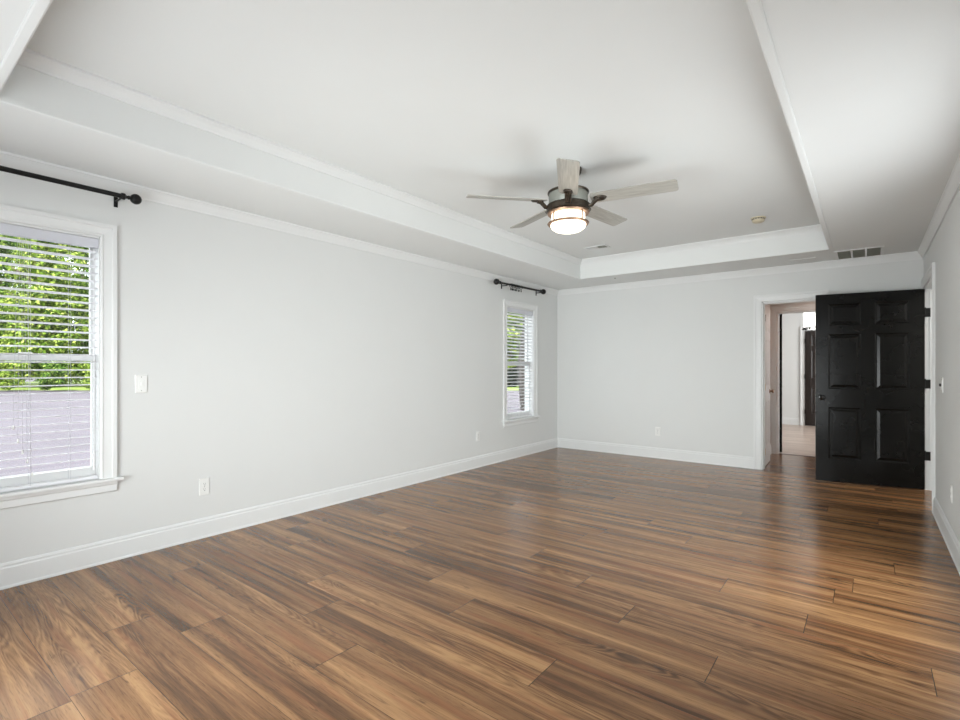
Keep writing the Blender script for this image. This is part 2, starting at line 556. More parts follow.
# plank floors
def plank_floor(name, x0, x1, y0, y1, material, z, label, yref=0.524, pw=0.2235, offs=None, seed=1, plen=1.505):
    rnd = random.Random(seed)
    vs, fs, uvs, cols = [], [], [], []
    k0 = math.floor((y0 - yref) / pw)
    k1 = math.ceil((y1 - yref) / pw)
    prev = 0.0
    for k in range(k0, k1):
        ya, yb = yref + k * pw, yref + (k + 1) * pw
        if offs and k in offs: o = offs[k]
        else: o = prev + rnd.choice((0.42, 0.55, 0.95, 1.1)) + rnd.uniform(-.08, .08)
        prev = o
        i0 = math.floor((x0 - o) / plen)
        x = o + i0 * plen
        while x < x1:
            xa, xb = max(x, x0), min(x + plen, x1)
            y_a, y_b = max(ya, y0), min(yb, y1)
            if xb > xa and y_b > y_a:
                n = len(vs)
                vs += [(xa, y_a, z), (xb, y_a, z), (xb, y_b, z), (xa, y_b, z)]
                fs.append((n, n + 1, n + 2, n + 3))
                uvs += [(xa - x, y_a - ya), (xb - x, y_a - ya), (xb - x, y_b - ya), (xa - x, y_b - ya)]
                rc = (rnd.random(), rnd.random(), rnd.random())
                cols.append(rc)
            x += plen
    # slab underneath
    n = len(vs)
    vs += [(x0, y0, z - 0.08), (x1, y0, z - 0.08), (x1, y1, z - 0.08), (x0, y1, z - 0.08)]
    fs.append((n + 3, n + 2, n + 1, n)); uvs += [(0.1, 0.1)] * 4; cols.append((0, 0, 0))
    me = bpy.data.meshes.new(name)
    o0 = Vector(((x0 + x1) / 2, (y0 + y1) / 2, z))
    me.from_pydata([(a - o0.x, b - o0.y, c_ - o0.z) for a, b, c_ in vs], [], fs)
    ul = me.uv_layers.new(name='plank_uv')
    ul.data.foreach_set('uv', [t for p in uvs for t in p])
    at = me.attributes.new('prnd', 'FLOAT_VECTOR', 'FACE')
    at.data.foreach_set('vector', [t for p in cols for t in p])
    me.materials.append(material)
    o = bpy.data.objects.new(name, me)
    COL.objects.link(o)
    o.location = o0
    return tag(o, label, 'floor', kind=st)


ROW = {0: -2.37, 1: -2.82, 2: -2.537, 3: -1.805, 5: -1.044, 7: -0.51, 8: -0.958, 9: 0.203, 10: -0.24, 13: -0.07, 12: -3.158}
plank_floor('floor', L - 0.15, R + 0.12, N0 - 0.15, 8.31, M_FLOOR, 0.0, 'glossy brown wood plank floor of the main room', offs=ROW, seed=7)
plank_floor('floor', -3.6, 1.5, 8.31, 12.8, M_FLOOR_FAR, 0.0, 'plank floor of the room beyond the doorway, paled by painted glare', seed=3)
# joint strip between the two floors
tag(MB().box(-1.1, 8.295, -0.001, 0.3, 8.325, 0.004).build('threshold_strip', M_BROWN), 'thin dark strip on the floor where brown and glare-pale planks meet', 'threshold', kind=st)

# ------------------------------------------------------------------ rooms beyond the two doorways
VX0, VX1 = -1.115, 0.5
wv = MB()
wv.box(VX0 - 0.12, B + 0.13, 0, VX0, 8.25, 2.8)
wv.box(R + 0.12 - 0.07, B + 0.13, 0, R + 0.12, 8.25, 2.8)
tag(wv.build('wall_vestibule', M_WALL), 'side walls of the small passage behind the narrow doorway', 'wall', kind=st)
D3 = (-1.035, -0.20, 2.035)
tag(wall_boxes(MB(), 'y', 8.25, 8.37, -3.6, 1.5, 0, 2.8, [(D3[0], D3[1], 0, D3[2])]).build('wall_passage', M_WALL), 'wall with the second opening at the end of the passage', 'wall', kind=st)
wf = MB()
wf.box(-3.6, 12.7, 0, 1.5, 12.8, 2.8); wf.box(-3.7, 8.25, 0, -3.6, 12.8, 2.8); wf.box(1.5, 8.25, 0, 1.6, 12.8, 2.8)
tag(wf.build('wall_far_room', M_SHELL), 'bright white wall of the room beyond the doorway', 'wall', kind=st)
tag(MB().box(VX0 - 0.12, B + 0.13, 2.44, R + 0.12, 8.25, 2.6).build('ceiling', M_CEIL), 'ceiling of the passage behind the narrow doorway', 'ceiling', kind=st)
tag(MB().box(-3.6, 8.37, 2.6, 1.5, 12.7, 2.75).build('ceiling', M_CEIL), 'ceiling of the bright far room', 'ceiling', kind=st)
ws = MB()
ws.box(R + 0.12, 4.9, 0, 2.4, 5.0, 2.6); ws.box(R + 0.12, 7.4, 0, 2.4, 7.5, 2.6); ws.box(2.4, 4.9, 0, 2.5, 7.5, 2.6); ws.box(R + 0.12, 6.87, 0, R + 0.2, 7.4, 2.6)
tag(ws.build('wall_side_room', M_SHELL), 'white walls of the side room behind the black door', 'wall', kind=st)
tag(MB().box(R + 0.12, 5.0, 2.44, 2.4, 7.4, 2.6).build('ceiling', M_CEIL), 'ceiling of the side room behind the black door', 'ceiling', kind=st)
tag(MB().box(R + 0.06, 5.0, -0.08, 2.4, 7.4, 0.004).build('floor', M_SIDEFLOOR), 'dull brown floor of the side room seen in the right doorway', 'floor', kind=st)

BBF = [(0, 0.0), (0.018, 0.0), (0.015, 0.10), (0.006, 0.14), (0, 0.143)]
m = extrude_profile(MB(), 'y', 12.7, -1, -3.6, -1.155, BBF)
tag(m.build('baseboard_far', M_TRIM), 'white baseboard on the wall of the far room', 'baseboard', kind=st)
m = extrude_profile(MB(), 'x', VX0, 1, 7.0, 8.23, BBF)
tag(m.build('baseboard_vestibule', M_TRIM), 'white baseboard inside the small passage', 'baseboard', kind=st)

# doorway linings and casings
def doorway(name, axis, p0, p1, a0, a1, zt, faces, label):
    """lining boards in the wall thickness plus casings on the given faces [(plane, sign)]"""
    root = empty(name, ((a0 + a1) / 2, p0, 0) if axis == 'y' else (p0, (a0 + a1) / 2, 0), label, 'door frame', kind=st)
    j = MB()
    lo, hi = min(p0, p1), max(p0, p1)
    t = 0.018

    def bx(a, b, z0, z1, q0, q1):
        if axis == 'y': j.box(a, q0, z0, b, q1, z1)
        else: j.box(q0, a, z0, q1, b, z1)
    bx(a0 - 0.004, a0 + t - 0.004, 0, zt, lo, hi)
    bx(a1 - t + 0.004, a1 + 0.004, 0, zt, lo, hi)
    bx(a0, a1, zt - t + 0.004, zt + 0.004, lo, hi)
    md = (lo + hi) / 2   # door stop
    bx(a0 + t - 0.004, a0 + t + 0.006, 0, zt - t, md - 0.017, md + 0.017)
    bx(a1 - t - 0.006, a1 - t + 0.004, 0, zt - t, md - 0.017, md + 0.017)
    bx(a0 + t, a1 - t, zt - t - 0.006, zt - t + 0.004, md - 0.017, md + 0.017)
    j.build('jamb', M_TRIM, root)
    for (pl, sg) in faces:
        casing(MB(), axis, pl, sg, a0, a1, 0, zt).build('casing', M_TRIM, root)
    return root


doorway('trim_4', 'y', B, B + 0.13, D1[0], D1[1], D1[2], [(B, -1), (B + 0.13, 1)], 'white casing and jamb of the narrow doorway in the end wall')
doorway('trim_5', 'x', R, R + 0.12, D2[0], D2[1], D2[2], [(R, -1), (R + 0.12, 1)], 'white casing and jamb of the right wall doorway beside the black door')
doorway('trim_6', 'y', 8.25, 8.37, D3[0], D3[1], D3[2], [(8.25, -1), (8.37, 1)], 'casing of the second opening at the end of the passage')
doorway('trim_7', 'y', 12.69, 12.70, -1.07, -0.25, 2.035, [(12.69, -1)], 'white casing around the dark brown door in the far room')


# ------------------------------------------------------------------ six panel doors
def six_panel(mb, x0, x1, y0, y1, z0, z1, rail=0.115):
    """door slab in the x-z plane between y0 (front) and y1 (back); both faces get raised panels"""
    wd = x1 - x0
    pw_ = (wd - 3 * rail) / 2
    rows = [(0.255, 0.81), (1.01, 1.60), (1.695, 1.925)]
    cols = [(x0 + rail, x0 + rail + pw_), (x1 - rail - pw_, x1 - rail)]
    rec = 0.010
    # core
    mb.box(x0, y0 + rec, z0, x1, y1 - rec, z1)
    for ya, yb, s in ((y0, y0 + rec, 1), (y1, y1 - rec, -1)):
        for (xa, xb) in [(x0, cols[0][0]), (cols[0][1], cols[1][0]), (cols[1][1], x1)]:
            mb.box(xa, ya, z0, xb, yb, z1)
        zs = [z0] + [z for r in rows for z in r] + [z1]
        for i in range(0, len(zs), 2):
            for (xa, xb) in cols:
                mb.box(xa, ya, zs[i], xb, yb, zs[i + 1])
        for (za, zb) in rows:
            for (xa, xb) in cols:
                # sticking slope from the frame down into the recess
                o1 = 0.014
                P = [(xa, za), (xb, za), (xb, zb), (xa, zb)]
                Q = [(xa + o1, za + o1), (xb - o1, za + o1), (xb - o1, zb - o1), (xa + o1, zb - o1)]
                vs = [(x, ya, z) for x, z in P] + [(x, yb - s * 0.0005, z) for x, z in Q]
                fs = [(k, (k + 1) % 4, 4 + (k + 1) % 4, 4 + k) for k in range(4)]
                mb.add(vs, fs if s == 1 else [f[::-1] for f in fs])
                # raised field
                mb.frustum((xa + 0.020, za + 0.020), (xb - 0.020, zb - 0.020), 0.024, 'y', yb, ya + s * 0.001)
    return mb


# black door, hinged on the far jamb of the right doorway, swung open into the room
DX0, DX1, DY = -0.467, 0.450, 6.722
d1 = empty('door_1', (DX1, DY, 0), 'large black six panel door standing open at the right', 'door', kind=st)
six_panel(MB(), DX0, DX1, DY, DY + 0.035, 0.008, 2.035).build('door_leaf', M_BLACK, d1)
for z in (1.795, 1.073, 0.347):
    h_ = MB()
    h_.tube([(DX1 + 0.008, DY + 0.010, z - 0.045), (DX1 + 0.008, DY + 0.010, z + 0.045)], 0.007, 12)
    h_.ball((DX1 + 0.008, DY + 0.010, z + 0.048), 0.006, 10, 6)
    h_.box(DX1 + 0.000, DY + 0.003, z - 0.044, DX1 + 0.004, DY + 0.030, z + 0.044)
    h_.box(DX1 + 0.006, DY + 0.002, z - 0.045, DX1 + 0.045, DY + 0.005, z + 0.045)
    h_.build('hinge', M_ROD, d1)
k = MB()
kx, kz = DX0 + 0.058, 0.915
for (ys, s) in ((DY, -1), (DY + 0.035, 1)):
    k.lathe([(0.0001, 0), (0.032, 0.0), (0.032, 0.004 * s), (0.028, 0.009 * s), (0.012, 0.012 * s), (0.011, 0.030 * s), (0.020, 0.036 * s), (0.027, 0.046 * s), (0.0275, 0.054 * s), (0.022, 0.062 * s), (0.0001, 0.065 * s)], (kx, ys, kz), 24, 'y')
k.build('door_knob', mat('bright_black_knob', (0.05, 0.05, 0.05), 0.12, metal=0.9, var=0.05), d1)
tag(MB().box(DX0 - 0.001, DY + 0.005, kz - 0.028, DX0 + 0.001, DY + 0.030, kz + 0.028).build('latch_plate', M_DRUM, d1), 'metal latch plate')
d1.rotation_euler = (0, 0, R_(9.3))

# white door of the narrow doorway, swung back into the passage
d2 = empty('door_2', (-1.01, 7.005, 0), 'narrow white door swung back inside the passage', 'door', kind=st)
six_panel(MB(), -1.01, -0.45, 7.005, 7.040, 0.01, 2.02, 0.09).build('door_leaf', M_TRIM, d2)
for z in (1.85, 1.0, 0.2):
    MB().tube([(-1.012, 7.0, z - 0.04), (-1.012, 7.0, z + 0.04)], 0.006, 10).build('hinge', M_ROD if z > 1.5 else M_BRASS, d2)
kk = MB()
for ys, s in ((7.005, -1), (7.040, 1)):
    kk.lathe([(0.0001, 0), (0.03, 0.0), (0.03, 0.006 * s), (0.012, 0.01 * s), (0.011, 0.022 * s), (0.024, 0.034 * s), (0.024, 0.046 * s), (0.0001, 0.052 * s)], (-0.51, ys, 0.93), 20, 'y')
kk.build('door_knob', M_COPPER, d2)
d2.rotation_euler = (0, 0, R_(91.5))

# black door of the second opening, seen edge on
d3 = empty('door_3', (-0.985, 8.385, 0), 'black door folded back behind the second opening, seen edge on', 'door', kind=st)
six_panel(MB(), -0.985, -0.205, 8.385, 8.42, 0.012, 2.03).build('door_leaf', M_BLACK, d3)
kk = MB()
for ys, s in ((8.385, -1), (8.42, 1)):
    kk.lathe([(0.0001, 0), (0.03, 0.0), (0.03, 0.006 * s), (0.012, 0.01 * s), (0.011, 0.022 * s), (0.024, 0.034 * s), (0.024, 0.046 * s), (0.0001, 0.052 * s)], (-0.27, ys, 0.93), 20, 'y')
kk.build('door_knob', M_ROD, d3)
d3.rotation_euler = (0, 0, R_(104))

# dark brown door in the far wall
d4 = empty('door_4', (-1.07, 12.65, 0), 'dark brown panel door closed in the far room wall', 'door', kind=st)
six_panel(MB(), -1.065, -0.255, 12.655, 12.689, 0.006, 2.02).build('door_leaf', M_BROWN, d4)
kk = MB().lathe([(0.0001, 0), (0.03, 0.0), (0.03, -0.006), (0.012, -0.01), (0.011, -0.022), (0.024, -0.034), (0.024, -0.046), (0.0001, -0.052)], (-0.32, 12.655, 0.93), 20, 'y')
kk.build('door_knob', M_ROD, d4)
for z in (1.8, 1.05, 0.3):
    MB().tube([(-1.066, 12.648, z - 0.045), (-1.066, 12.648, z + 0.045)], 0.008, 10).build('hinge', M_ROD, d4)


# ------------------------------------------------------------------ windows of the left wall
def side_window(name, y0, y1, label, blabel, tilt=-0.11):
    X = L
    root = empty(name, (X, (y0 + y1) / 2, WZ0), label, 'window', kind=st)
    mid = 1.30
    # jamb liner / frame
    f = MB()
    f.box(X - 0.15, y0, WZ0, X, y0 + 0.005, WZ1); f.box(X - 0.15, y1 - 0.005, WZ0, X, y1, WZ1)
    f.box(X - 0.15, y0, WZ1 - 0.012, X, y1, WZ1); f.box(X - 0.15, y0, WZ0 - 0.012, X - 0.02, y1, WZ0 + 0.012)
    # parting stops
    for (a, b) in ((y0 + 0.005, y0 + 0.012), (y1 - 0.012, y1 - 0.005)):
        f.box(X - 0.131, a, WZ0, X - 0.126, b, WZ1)
    f.build('window_frame', M_TRIM, root, bevel=0.0015)
    a, b = y0 + 0.0055, y1 - 0.0055

    def sash(nm, xo, z0, z1, bot, top, st_=0.021):
        s = MB()
        s.box(xo - 0.030, a, z0, xo, a + st_, z1); s.box(xo - 0.030, b - st_, z0, xo, b, z1)
        s.box(xo - 0.030, a + st_, z0, xo, b - st_, z0 + bot); s.box(xo - 0.030, a + st_, z1 - top, xo, b - st_, z1)
        o = s.build(nm, M_TRIM, root, bevel=0.002)
        MB().box(xo - 0.017, a + st_ - 0.004, z0 + bot - 0.004, xo - 0.014, b - st_ + 0.004, z1 - top + 0.004).build('pane', M_GLASS, o)
        return o
    sash('upper_sash', X - 0.095, mid - 0.02, WZ1 - 0.012, 0.035, 0.045)
    lo = sash('lower_sash', X - 0.062, WZ0 + 0.012, mid + 0.018, 0.06, 0.036)
    MB().box(X - 0.090, (a + b) / 2 - 0.03, mid + 0.018, X - 0.064, (a + b) / 2 + 0.03, mid + 0.030).build('sash_lock', M_PLASTIC, root, bevel=0.003)
    casing(MB(), 'x', X, 1, y0, y1, WZ0 - 0.0, WZ1).build('casing', M_TRIM, root)
    s = MB()
    s.box(X - 0.061, y0 + 0.001, WZ0 - 0.02, X, y1 - 0.001, WZ0)
    s.box(X, y0 - 0.118, WZ0 - 0.02, X + 0.042, y1 + 0.118, WZ0)
    s.build('window_stool', M_TRIM, root, bevel=0.005)
    extrude_profile(MB(), 'x', X, 1, y0 - 0.085, y1 + 0.085, [(0, 0.447), (0.012, 0.447), (0.018, 0.453), (0.018, 0.490), (0.026, 0.500), (0.030, 0.515), (0, 0.515)]).build('apron', M_TRIM, root)

    # horizontal blind hung inside the opening
    bx_ = X - 0.031
    br = empty('window_blind', (bx_, (y0 + y1) / 2, WZ1 - 0.013), blabel, 'blinds', group='white slatted window blinds')
    ba, bb = y0 + 0.009, y1 - 0.009
    v = MB(); v.box(bx_ - 0.026, ba + 0.004, WZ1 - 0.055, bx_ + 0.020, bb - 0.004, WZ1 - 0.013)
    v.build('headrail', M_VALANCE, br)
    v = MB(); v.box(bx_ + 0.021, ba - 0.003, WZ1 - 0.074, bx_ + 0.028, bb + 0.003, WZ1 - 0.014)
    v.build('valance', M_VALANCE, br, bevel=0.002)
    s = MB()
    z = WZ1 - 0.095
    zend = WZ0 + 0.045
    n = 0
    while z > zend + 0.01:
        # slightly cupped slat
        P = []
        for i in range(5):
            q = -0.025 + 0.0125 * i
            P.append((bx_ + q, z + 0.0014 * (1 - (q / 0.025) ** 2) - q * tilt))
        vs = []
        for (px, pz) in P:
            vs += [(px, ba, pz), (px, bb, pz)]
        for (px, pz) in P:
            vs += [(px, ba, pz - 0.0026), (px, bb, pz - 0.0026)]
        fs = []
        for i in range(4):
            fs.append((2 * i, 2 * i + 2, 2 * i + 3, 2 * i + 1))
            fs.append((10 + 2 * i, 11 + 2 * i, 13 + 2 * i, 12 + 2 * i))
        fs += [(0, 1, 11, 10), (8, 18, 19, 9)]
        fs += [(0, 10, 12, 2), (2, 12, 14, 4), (4, 14, 16, 6), (6, 16, 18, 8)]
        fs += [(1, 3, 13, 11), (3, 5, 15, 13), (5, 7, 17, 15), (7, 9, 19, 17)]
        s.add(vs, fs)
        z -= 0.0465
    s.build('slats', M_BLIND, br)
    MB().box(bx_ - 0.026, ba, WZ0 + 0.006, bx_ + 0.026, bb, WZ0 + 0.024).build('bottom_rail', M_BLIND, br, bevel=0.003)
    for yy in (y0 + 0.13, (y0 + y1) / 2 + 0.01, y1 - 0.145):
        q = MB()
        for dx in (-0.0265, 0.0265):
            q.tube([(bx_ + dx, yy, WZ1 - 0.05), (bx_ + dx, yy, WZ0 + 0.02)], 0.0008, 5)
        q.build('ladder_cord', M_CORD, br)
    q = MB()
    cy = y1 - 0.385
    tassels = [(cy - 0.02, 0.90), (cy + 0.0, 0.82), (cy + 0.02, 0.755), (cy + 0.04, 0.70), (cy + 0.06, 0.62)]
    for i, (yy, zz) in enumerate(tassels):
        q.tube([(bx_ + 0.030 + i * 0.001, cy + i * 0.008, WZ1 - 0.06), (bx_ + 0.031 + i * 0.001, yy, zz)], 0.0006, 5)
    pc = q.build('pull_cord', M_CORD, br)
    for i, (yy, zz) in enumerate(tassels):
        q = MB()
        q.lathe([(0.0012, 0.012), (0.004, 0.006), (0.0055, -0.008), (0.0045, -0.012), (0.0001, -0.013)], (bx_ + 0.031 + i * 0.001, yy, zz), 10)
        q.build('tassel', M_PLASTIC, pc)
    q = MB()
    q.tube([(bx_ + 0.031, y1 - 0.030, WZ1 - 0.08), (bx_ + 0.032, y1 - 0.031, 0.72)], 0.0028, 8)
    q.tube([(bx_ + 0.032, y1 - 0.031, 0.72), (bx_ + 0.032, y1 - 0.031, 0.70), (bx_ + 0.033, y1 - 0.031, 0.60)], [0.003, 0.0055, 0.006], 10)
    q.build('tilt_wand', M_BLIND, br)
    return root


side_window('window_1', *WY[0], 'large white framed window cut by the left edge of the view', 'white slatted blind in the near left window')
side_window('window_2', *WY[1], 'narrow looking white window near the far left corner', 'white slatted blind in the distant window near the corner', tilt=-0.22)

# added window in the near wall, unseen, holding the fill lamp
wn = empty('added_window_3', ((PW[0] + PW[1]) / 2, N0, PW[2]), 'added wide white window behind the viewpoint, for fill light', 'window', kind=st)
f = MB()
for (a, b) in ((PW[0], PW[0] + 0.05), ((PW[0] + PW[1]) / 2 - 0.04, (PW[0] + PW[1]) / 2 + 0.04), (PW[1] - 0.05, PW[1])):
    f.box(a, N0 - 0.13, PW[2], b, N0 - 0.02, PW[3])
f.box(PW[0], N0 - 0.13, PW[2], PW[1], N0 - 0.02, PW[2] + 0.05); f.box(PW[0], N0 - 0.13, PW[3] - 0.05, PW[1], N0 - 0.02, PW[3])
f.build('window_frame', M_TRIM, wn)
casing(MB(), 'y', N0, 1, PW[0], PW[1], 0.145, PW[3]).build('casing', M_TRIM, wn)


# added opening in the right wall, outside the frame, for fill light
wr = empty('added_window_4', (R, 3.10, 0.12), 'added tall window opening in the right wall outside the view, for fill light', 'window', kind=st)
f = MB()
for (a, b) in ((2.35, 2.40), (3.07, 3.13), (3.80, 3.85)):
    f.box(R + 0.02, a, 0.12, R + 0.09, b, 2.10)
f.box(R + 0.02, 2.35, 0.12, R + 0.09, 3.85, 0.17); f.box(R + 0.02, 2.35, 2.05, R + 0.09, 3.85, 2.10)
f.build('window_frame', M_TRIM, wr)
casing(MB(), 'x', R, -1, 2.35, 3.85, 0.115, 2.10).build('casing', M_TRIM, wr)
# added unseen slab keeping direct sun out of those openings
q = MB()
q.box(L - 0.6, N0 - 1.9, 2.80, R + 2.2, 8.2, 2.95)
tag(q.build('sun_block_roof', M_CEIL), 'added flat roof slab over the house, out of view, to block direct sun', 'roof', kind=st)


# ------------------------------------------------------------------ curtain rods
def curtain_rod(y0, y1, z0, z1, brackets, label, fr):
    xr = L + 0.092
    root = empty('curtain_rod', (L, (y0 + y1) / 2, (z0 + z1) / 2), label, 'curtain rod', group='black curtain rods above the windows')
    zz = lambda y: z0 + (z1 - z0) * (y - y0) / (y1 - y0)
    ym = y0 + (y1 - y0) * 0.35
    p = MB()
    p.tube([(xr, y0, zz(y0)), (xr, ym, zz(ym))], 0.0125, 16)
    p.tube([(xr, ym, zz(ym)), (xr, ym + 0.001, zz(ym)), (xr, y1, zz(y1))], [0.0125, 0.0145, 0.0145], 16)
    p.build('pole', M_ROD, root)
    for (ye, s) in ((y0, -1), (y1, 1)):
        f_ = MB()
        pr = [(0.016, -0.012), (0.020, -0.010), (0.021, 0.0), (0.020, 0.010), (0.012, 0.014), (0.009, 0.024), (0.013, 0.030), (0.013, 0.034), (0.009, 0.040)]
        cc, rb = 0.040 + fr * 0.92, fr
        for i in range(2, 13):
            t = math.pi * i / 12
            pr.append((max(1e-4, rb * math.sin(t)), cc - rb * math.cos(t)))
        f_.lathe([(r, h_ * s) for r, h_ in pr], (xr, ye, zz(ye)), 24, 'y')
        f_.build('finial', M_ROD, root)
    for yb in brackets:
        b = MB()
        zb = zz(yb)
        b.box(L + 0.0005, yb - 0.011, zb - 0.055, L + 0.004, yb + 0.011, zb + 0.010)
        b.tube([(L + 0.003, yb, zb - 0.018), (L + 0.05, yb, zb - 0.018), (L + 0.082, yb, zb - 0.018), (xr, yb, zb - 0.0145)], 0.006, 10)
        # cradle
        b.tube([(xr + 0.018 * math.cos(t), yb, zb + 0.018 * math.sin(t)) for t in [math.pi * (1 + i / 10) for i in range(11)]], 0.0035, 8)
        b.build('bracket', M_ROD, root)
    return root, xr, zz


curtain_rod(0.20 - 0.11, 1.098, 2.328, 2.328, (0.14, 1.085), 'long black curtain rod with ball finial over the near left window', 0.033)
r2, xr2, zz2 = curtain_rod(5.205, 6.215, 2.334, 2.346, (5.365, 6.235), 'short black curtain rod with two ball finials near the far corner', 0.039)

ring0 = None
for i, yy in enumerate((5.455, 5.495, 5.53, 5.57, 5.60, 5.645, 5.70)):
    lab = 'black clip ring bunched with others on the far curtain rod'
    if ring0 is None:
        rg = empty('curtain_ring', (xr2, yy, 2.348 - 0.0085), lab, 'curtain ring', group='clip rings on the far curtain rod')
        q = MB()
        Rr = 0.023
        ring = [(xr2 + Rr * math.cos(2 * math.pi * t / 24), yy, 2.3395 + Rr * math.sin(2 * math.pi * t / 24)) for t in range(25)]
        q.tube(ring, 0.0032, 8, cap=False)
        q.build('ring', M_ROD, rg)
        q = MB()
        q.tube([(xr2, yy, 2.3395 - Rr), (xr2, yy, 2.3395 - Rr - 0.012)], 0.0018, 6)
        q.box(xr2 - 0.003, yy - 0.010, 2.3395 - Rr - 0.040, xr2 + 0.003, yy + 0.010, 2.3395 - Rr - 0.012)
        q.build('clip', M_ROD, rg)
        ring0 = rg
        rg.location = (xr2, yy, zz2(yy) - 0.0085)
    else:
        rg = copy_tree(ring0)
        rg.location = (xr2, yy, zz2(yy) - 0.0085)
        rg.rotation_euler = (0, 0, R_((-18, 14, -8, 22, -12, 10)[i - 1]))


# ------------------------------------------------------------------ outlets and switches
def plate_thing(name, loc, rz, label, cat, group, kind_):
    """built facing +x at the origin, then rotated"""
    t = empty(name, (0, 0, 0), label, cat, group)
    pw_ = 0.115 if kind_ == 'double' else 0.072
    q = MB().frustum((-pw_ / 2, -0.060), (pw_ / 2, 0.060), 0.004, 'x', 0.0, 0.006)
    q.build('plate', M_PLASTIC, t)
    if kind_ == 'outlet':
        for zc in (0.020, -0.020):
            a = MB()
            pts = [(0.0165 * math.cos(x), 0.0145 * math.sin(x)) for x in [2 * math.pi * k_ / 20 for k_ in range(20)]]
            vs = [(0.0055, py, zc + pz) for py, pz in pts] + [(0.0085, py, zc + pz) for py, pz in pts]
            fs = [(k_, (k_ + 1) % 20, 20 + (k_ + 1) % 20, 20 + k_) for k_ in range(20)] + [tuple(range(20, 40))]
            a.add(vs, fs)
            rc = a.build('receptacle', M_PLASTIC, t)
            s = MB()
            s.box(0.0084, -0.0075, zc - 0.001, 0.0089, -0.0055, zc + 0.008); s.box(0.0084, 0.0055, zc - 0.001, 0.0089, 0.0075, zc + 0.007)
            s.box(0.0084, -0.0025, zc - 0.010, 0.0089, 0.0025, zc - 0.005)
            s.build('slots', M_SLOT, rc)
        MB().lathe([(0.0001, 0.0075), (0.003, 0.0072), (0.003, 0.005)], (0, 0, 0), 10, 'x').build('screw', M_DRUM, t)
    else:
        for yc in ((-0.023, 0.023) if kind_ == 'double' else (0.0,)):
            a = MB().box(0.005, yc - 0.0165, -0.033, 0.0085, yc + 0.0165, 0.033)
            a.build('rocker_frame', M_PLASTIC, t, bevel=0.001)
            MB().box(0.0085, yc - 0.005, -0.011, 0.017 if kind_ == 'double' else 0.013, yc + 0.005, 0.010).build('toggle', M_SLOT if kind_ == 'double' else M_PLASTIC, t, bevel=0.001)
            for zc in (0.045, -0.045):
                MB().lathe([(0.0001, 0.0072), (0.003, 0.0068), (0.003, 0.005)], (0, yc, zc), 10, 'x').build('screw', M_DRUM, t)
    t.location = loc
    t.rotation_euler = (0, 0, R_(rz))
    return t


G = 'white duplex wall outlets'
plate_thing('wall_outlet', (L, 1.628, 0.370), 0, 'white duplex outlet low on the left wall right of the large window', 'outlet', G, 'outlet')
plate_thing('wall_outlet', (L, 4.86, 0.385), 0, 'small white outlet low on the left wall before the distant window', 'outlet', G, 'outlet')
plate_thing('wall_outlet', (-2.270, B, 0.365), -90, 'white outlet low on the end wall left of the doorway', 'outlet', G, 'outlet')
plate_thing('wall_outlet', (R, 4.66, 0.380), 180, 'white outlet low on the right wall at the right edge', 'outlet', G, 'outlet')
plate_thing('light_switch', (L, 1.228, 1.131), 0, 'white switch plate on the left wall right of the large window', 'light switch', None, 'single')
plate_thing('light_switch', (R, 5.21, 1.105), 180, 'double switch plate with dark toggles beside the black door', 'light switch', None, 'double')

# ------------------------------------------------------------------ ceiling fittings
g = empty('return_air_grille', (-0.07, 6.555, CH), 'white framed return air grille with three grey sections in the ceiling', 'vent')
gx0, gx1, gy0, gy1 = -0.282, 0.128, 6.305, 6.80
q = MB()
zb = CH - 0.008
fw = 0.028
xs = [gx0 + fw + i * (gx1 - gx0 - 2 * fw) / 3 for i in range(4)]
q.box(gx0, gy0, zb, gx1, gy0 + fw, CH); q.box(gx0, gy1 - fw, zb, gx1, gy1, CH)
q.box(gx0, gy0 + fw, zb, gx0 + fw, gy1 - fw, CH); q.box(gx1 - fw, gy0 + fw, zb, gx1, gy1 - fw, CH)
for x in xs[1:-1]: q.box(x - 0.009, gy0 + fw, zb, x + 0.009, gy1 - fw, CH - 0.001)
q.build('grille_frame', M_TRIM, g, bevel=0.001)
q = MB()
for i in range(3):
    a, b = xs[i] + (0.009 if i else 0), xs[i + 1] - (0.009 if i < 2 else 0)
    x = a + 0.006
    y = gy0 + fw + 0.008
    while y < gy1 - fw:
        q.add([(a, y, zb + 0.001), (b, y, zb + 0.001), (b, y + 0.010, CH - 0.0015), (a, y + 0.010, CH - 0.0015)], [(0, 1, 2, 3)])
        y += 0.012
q.build('louvres', mat('grille_louvre_grey', (0.55, 0.55, 0.49), 0.6, var=0.03), g)
MB().box(gx0 + fw, gy0 + fw, CH - 0.0012, gx1 - fw, gy1 - fw, CH).build('filter', M_DUCT, g)

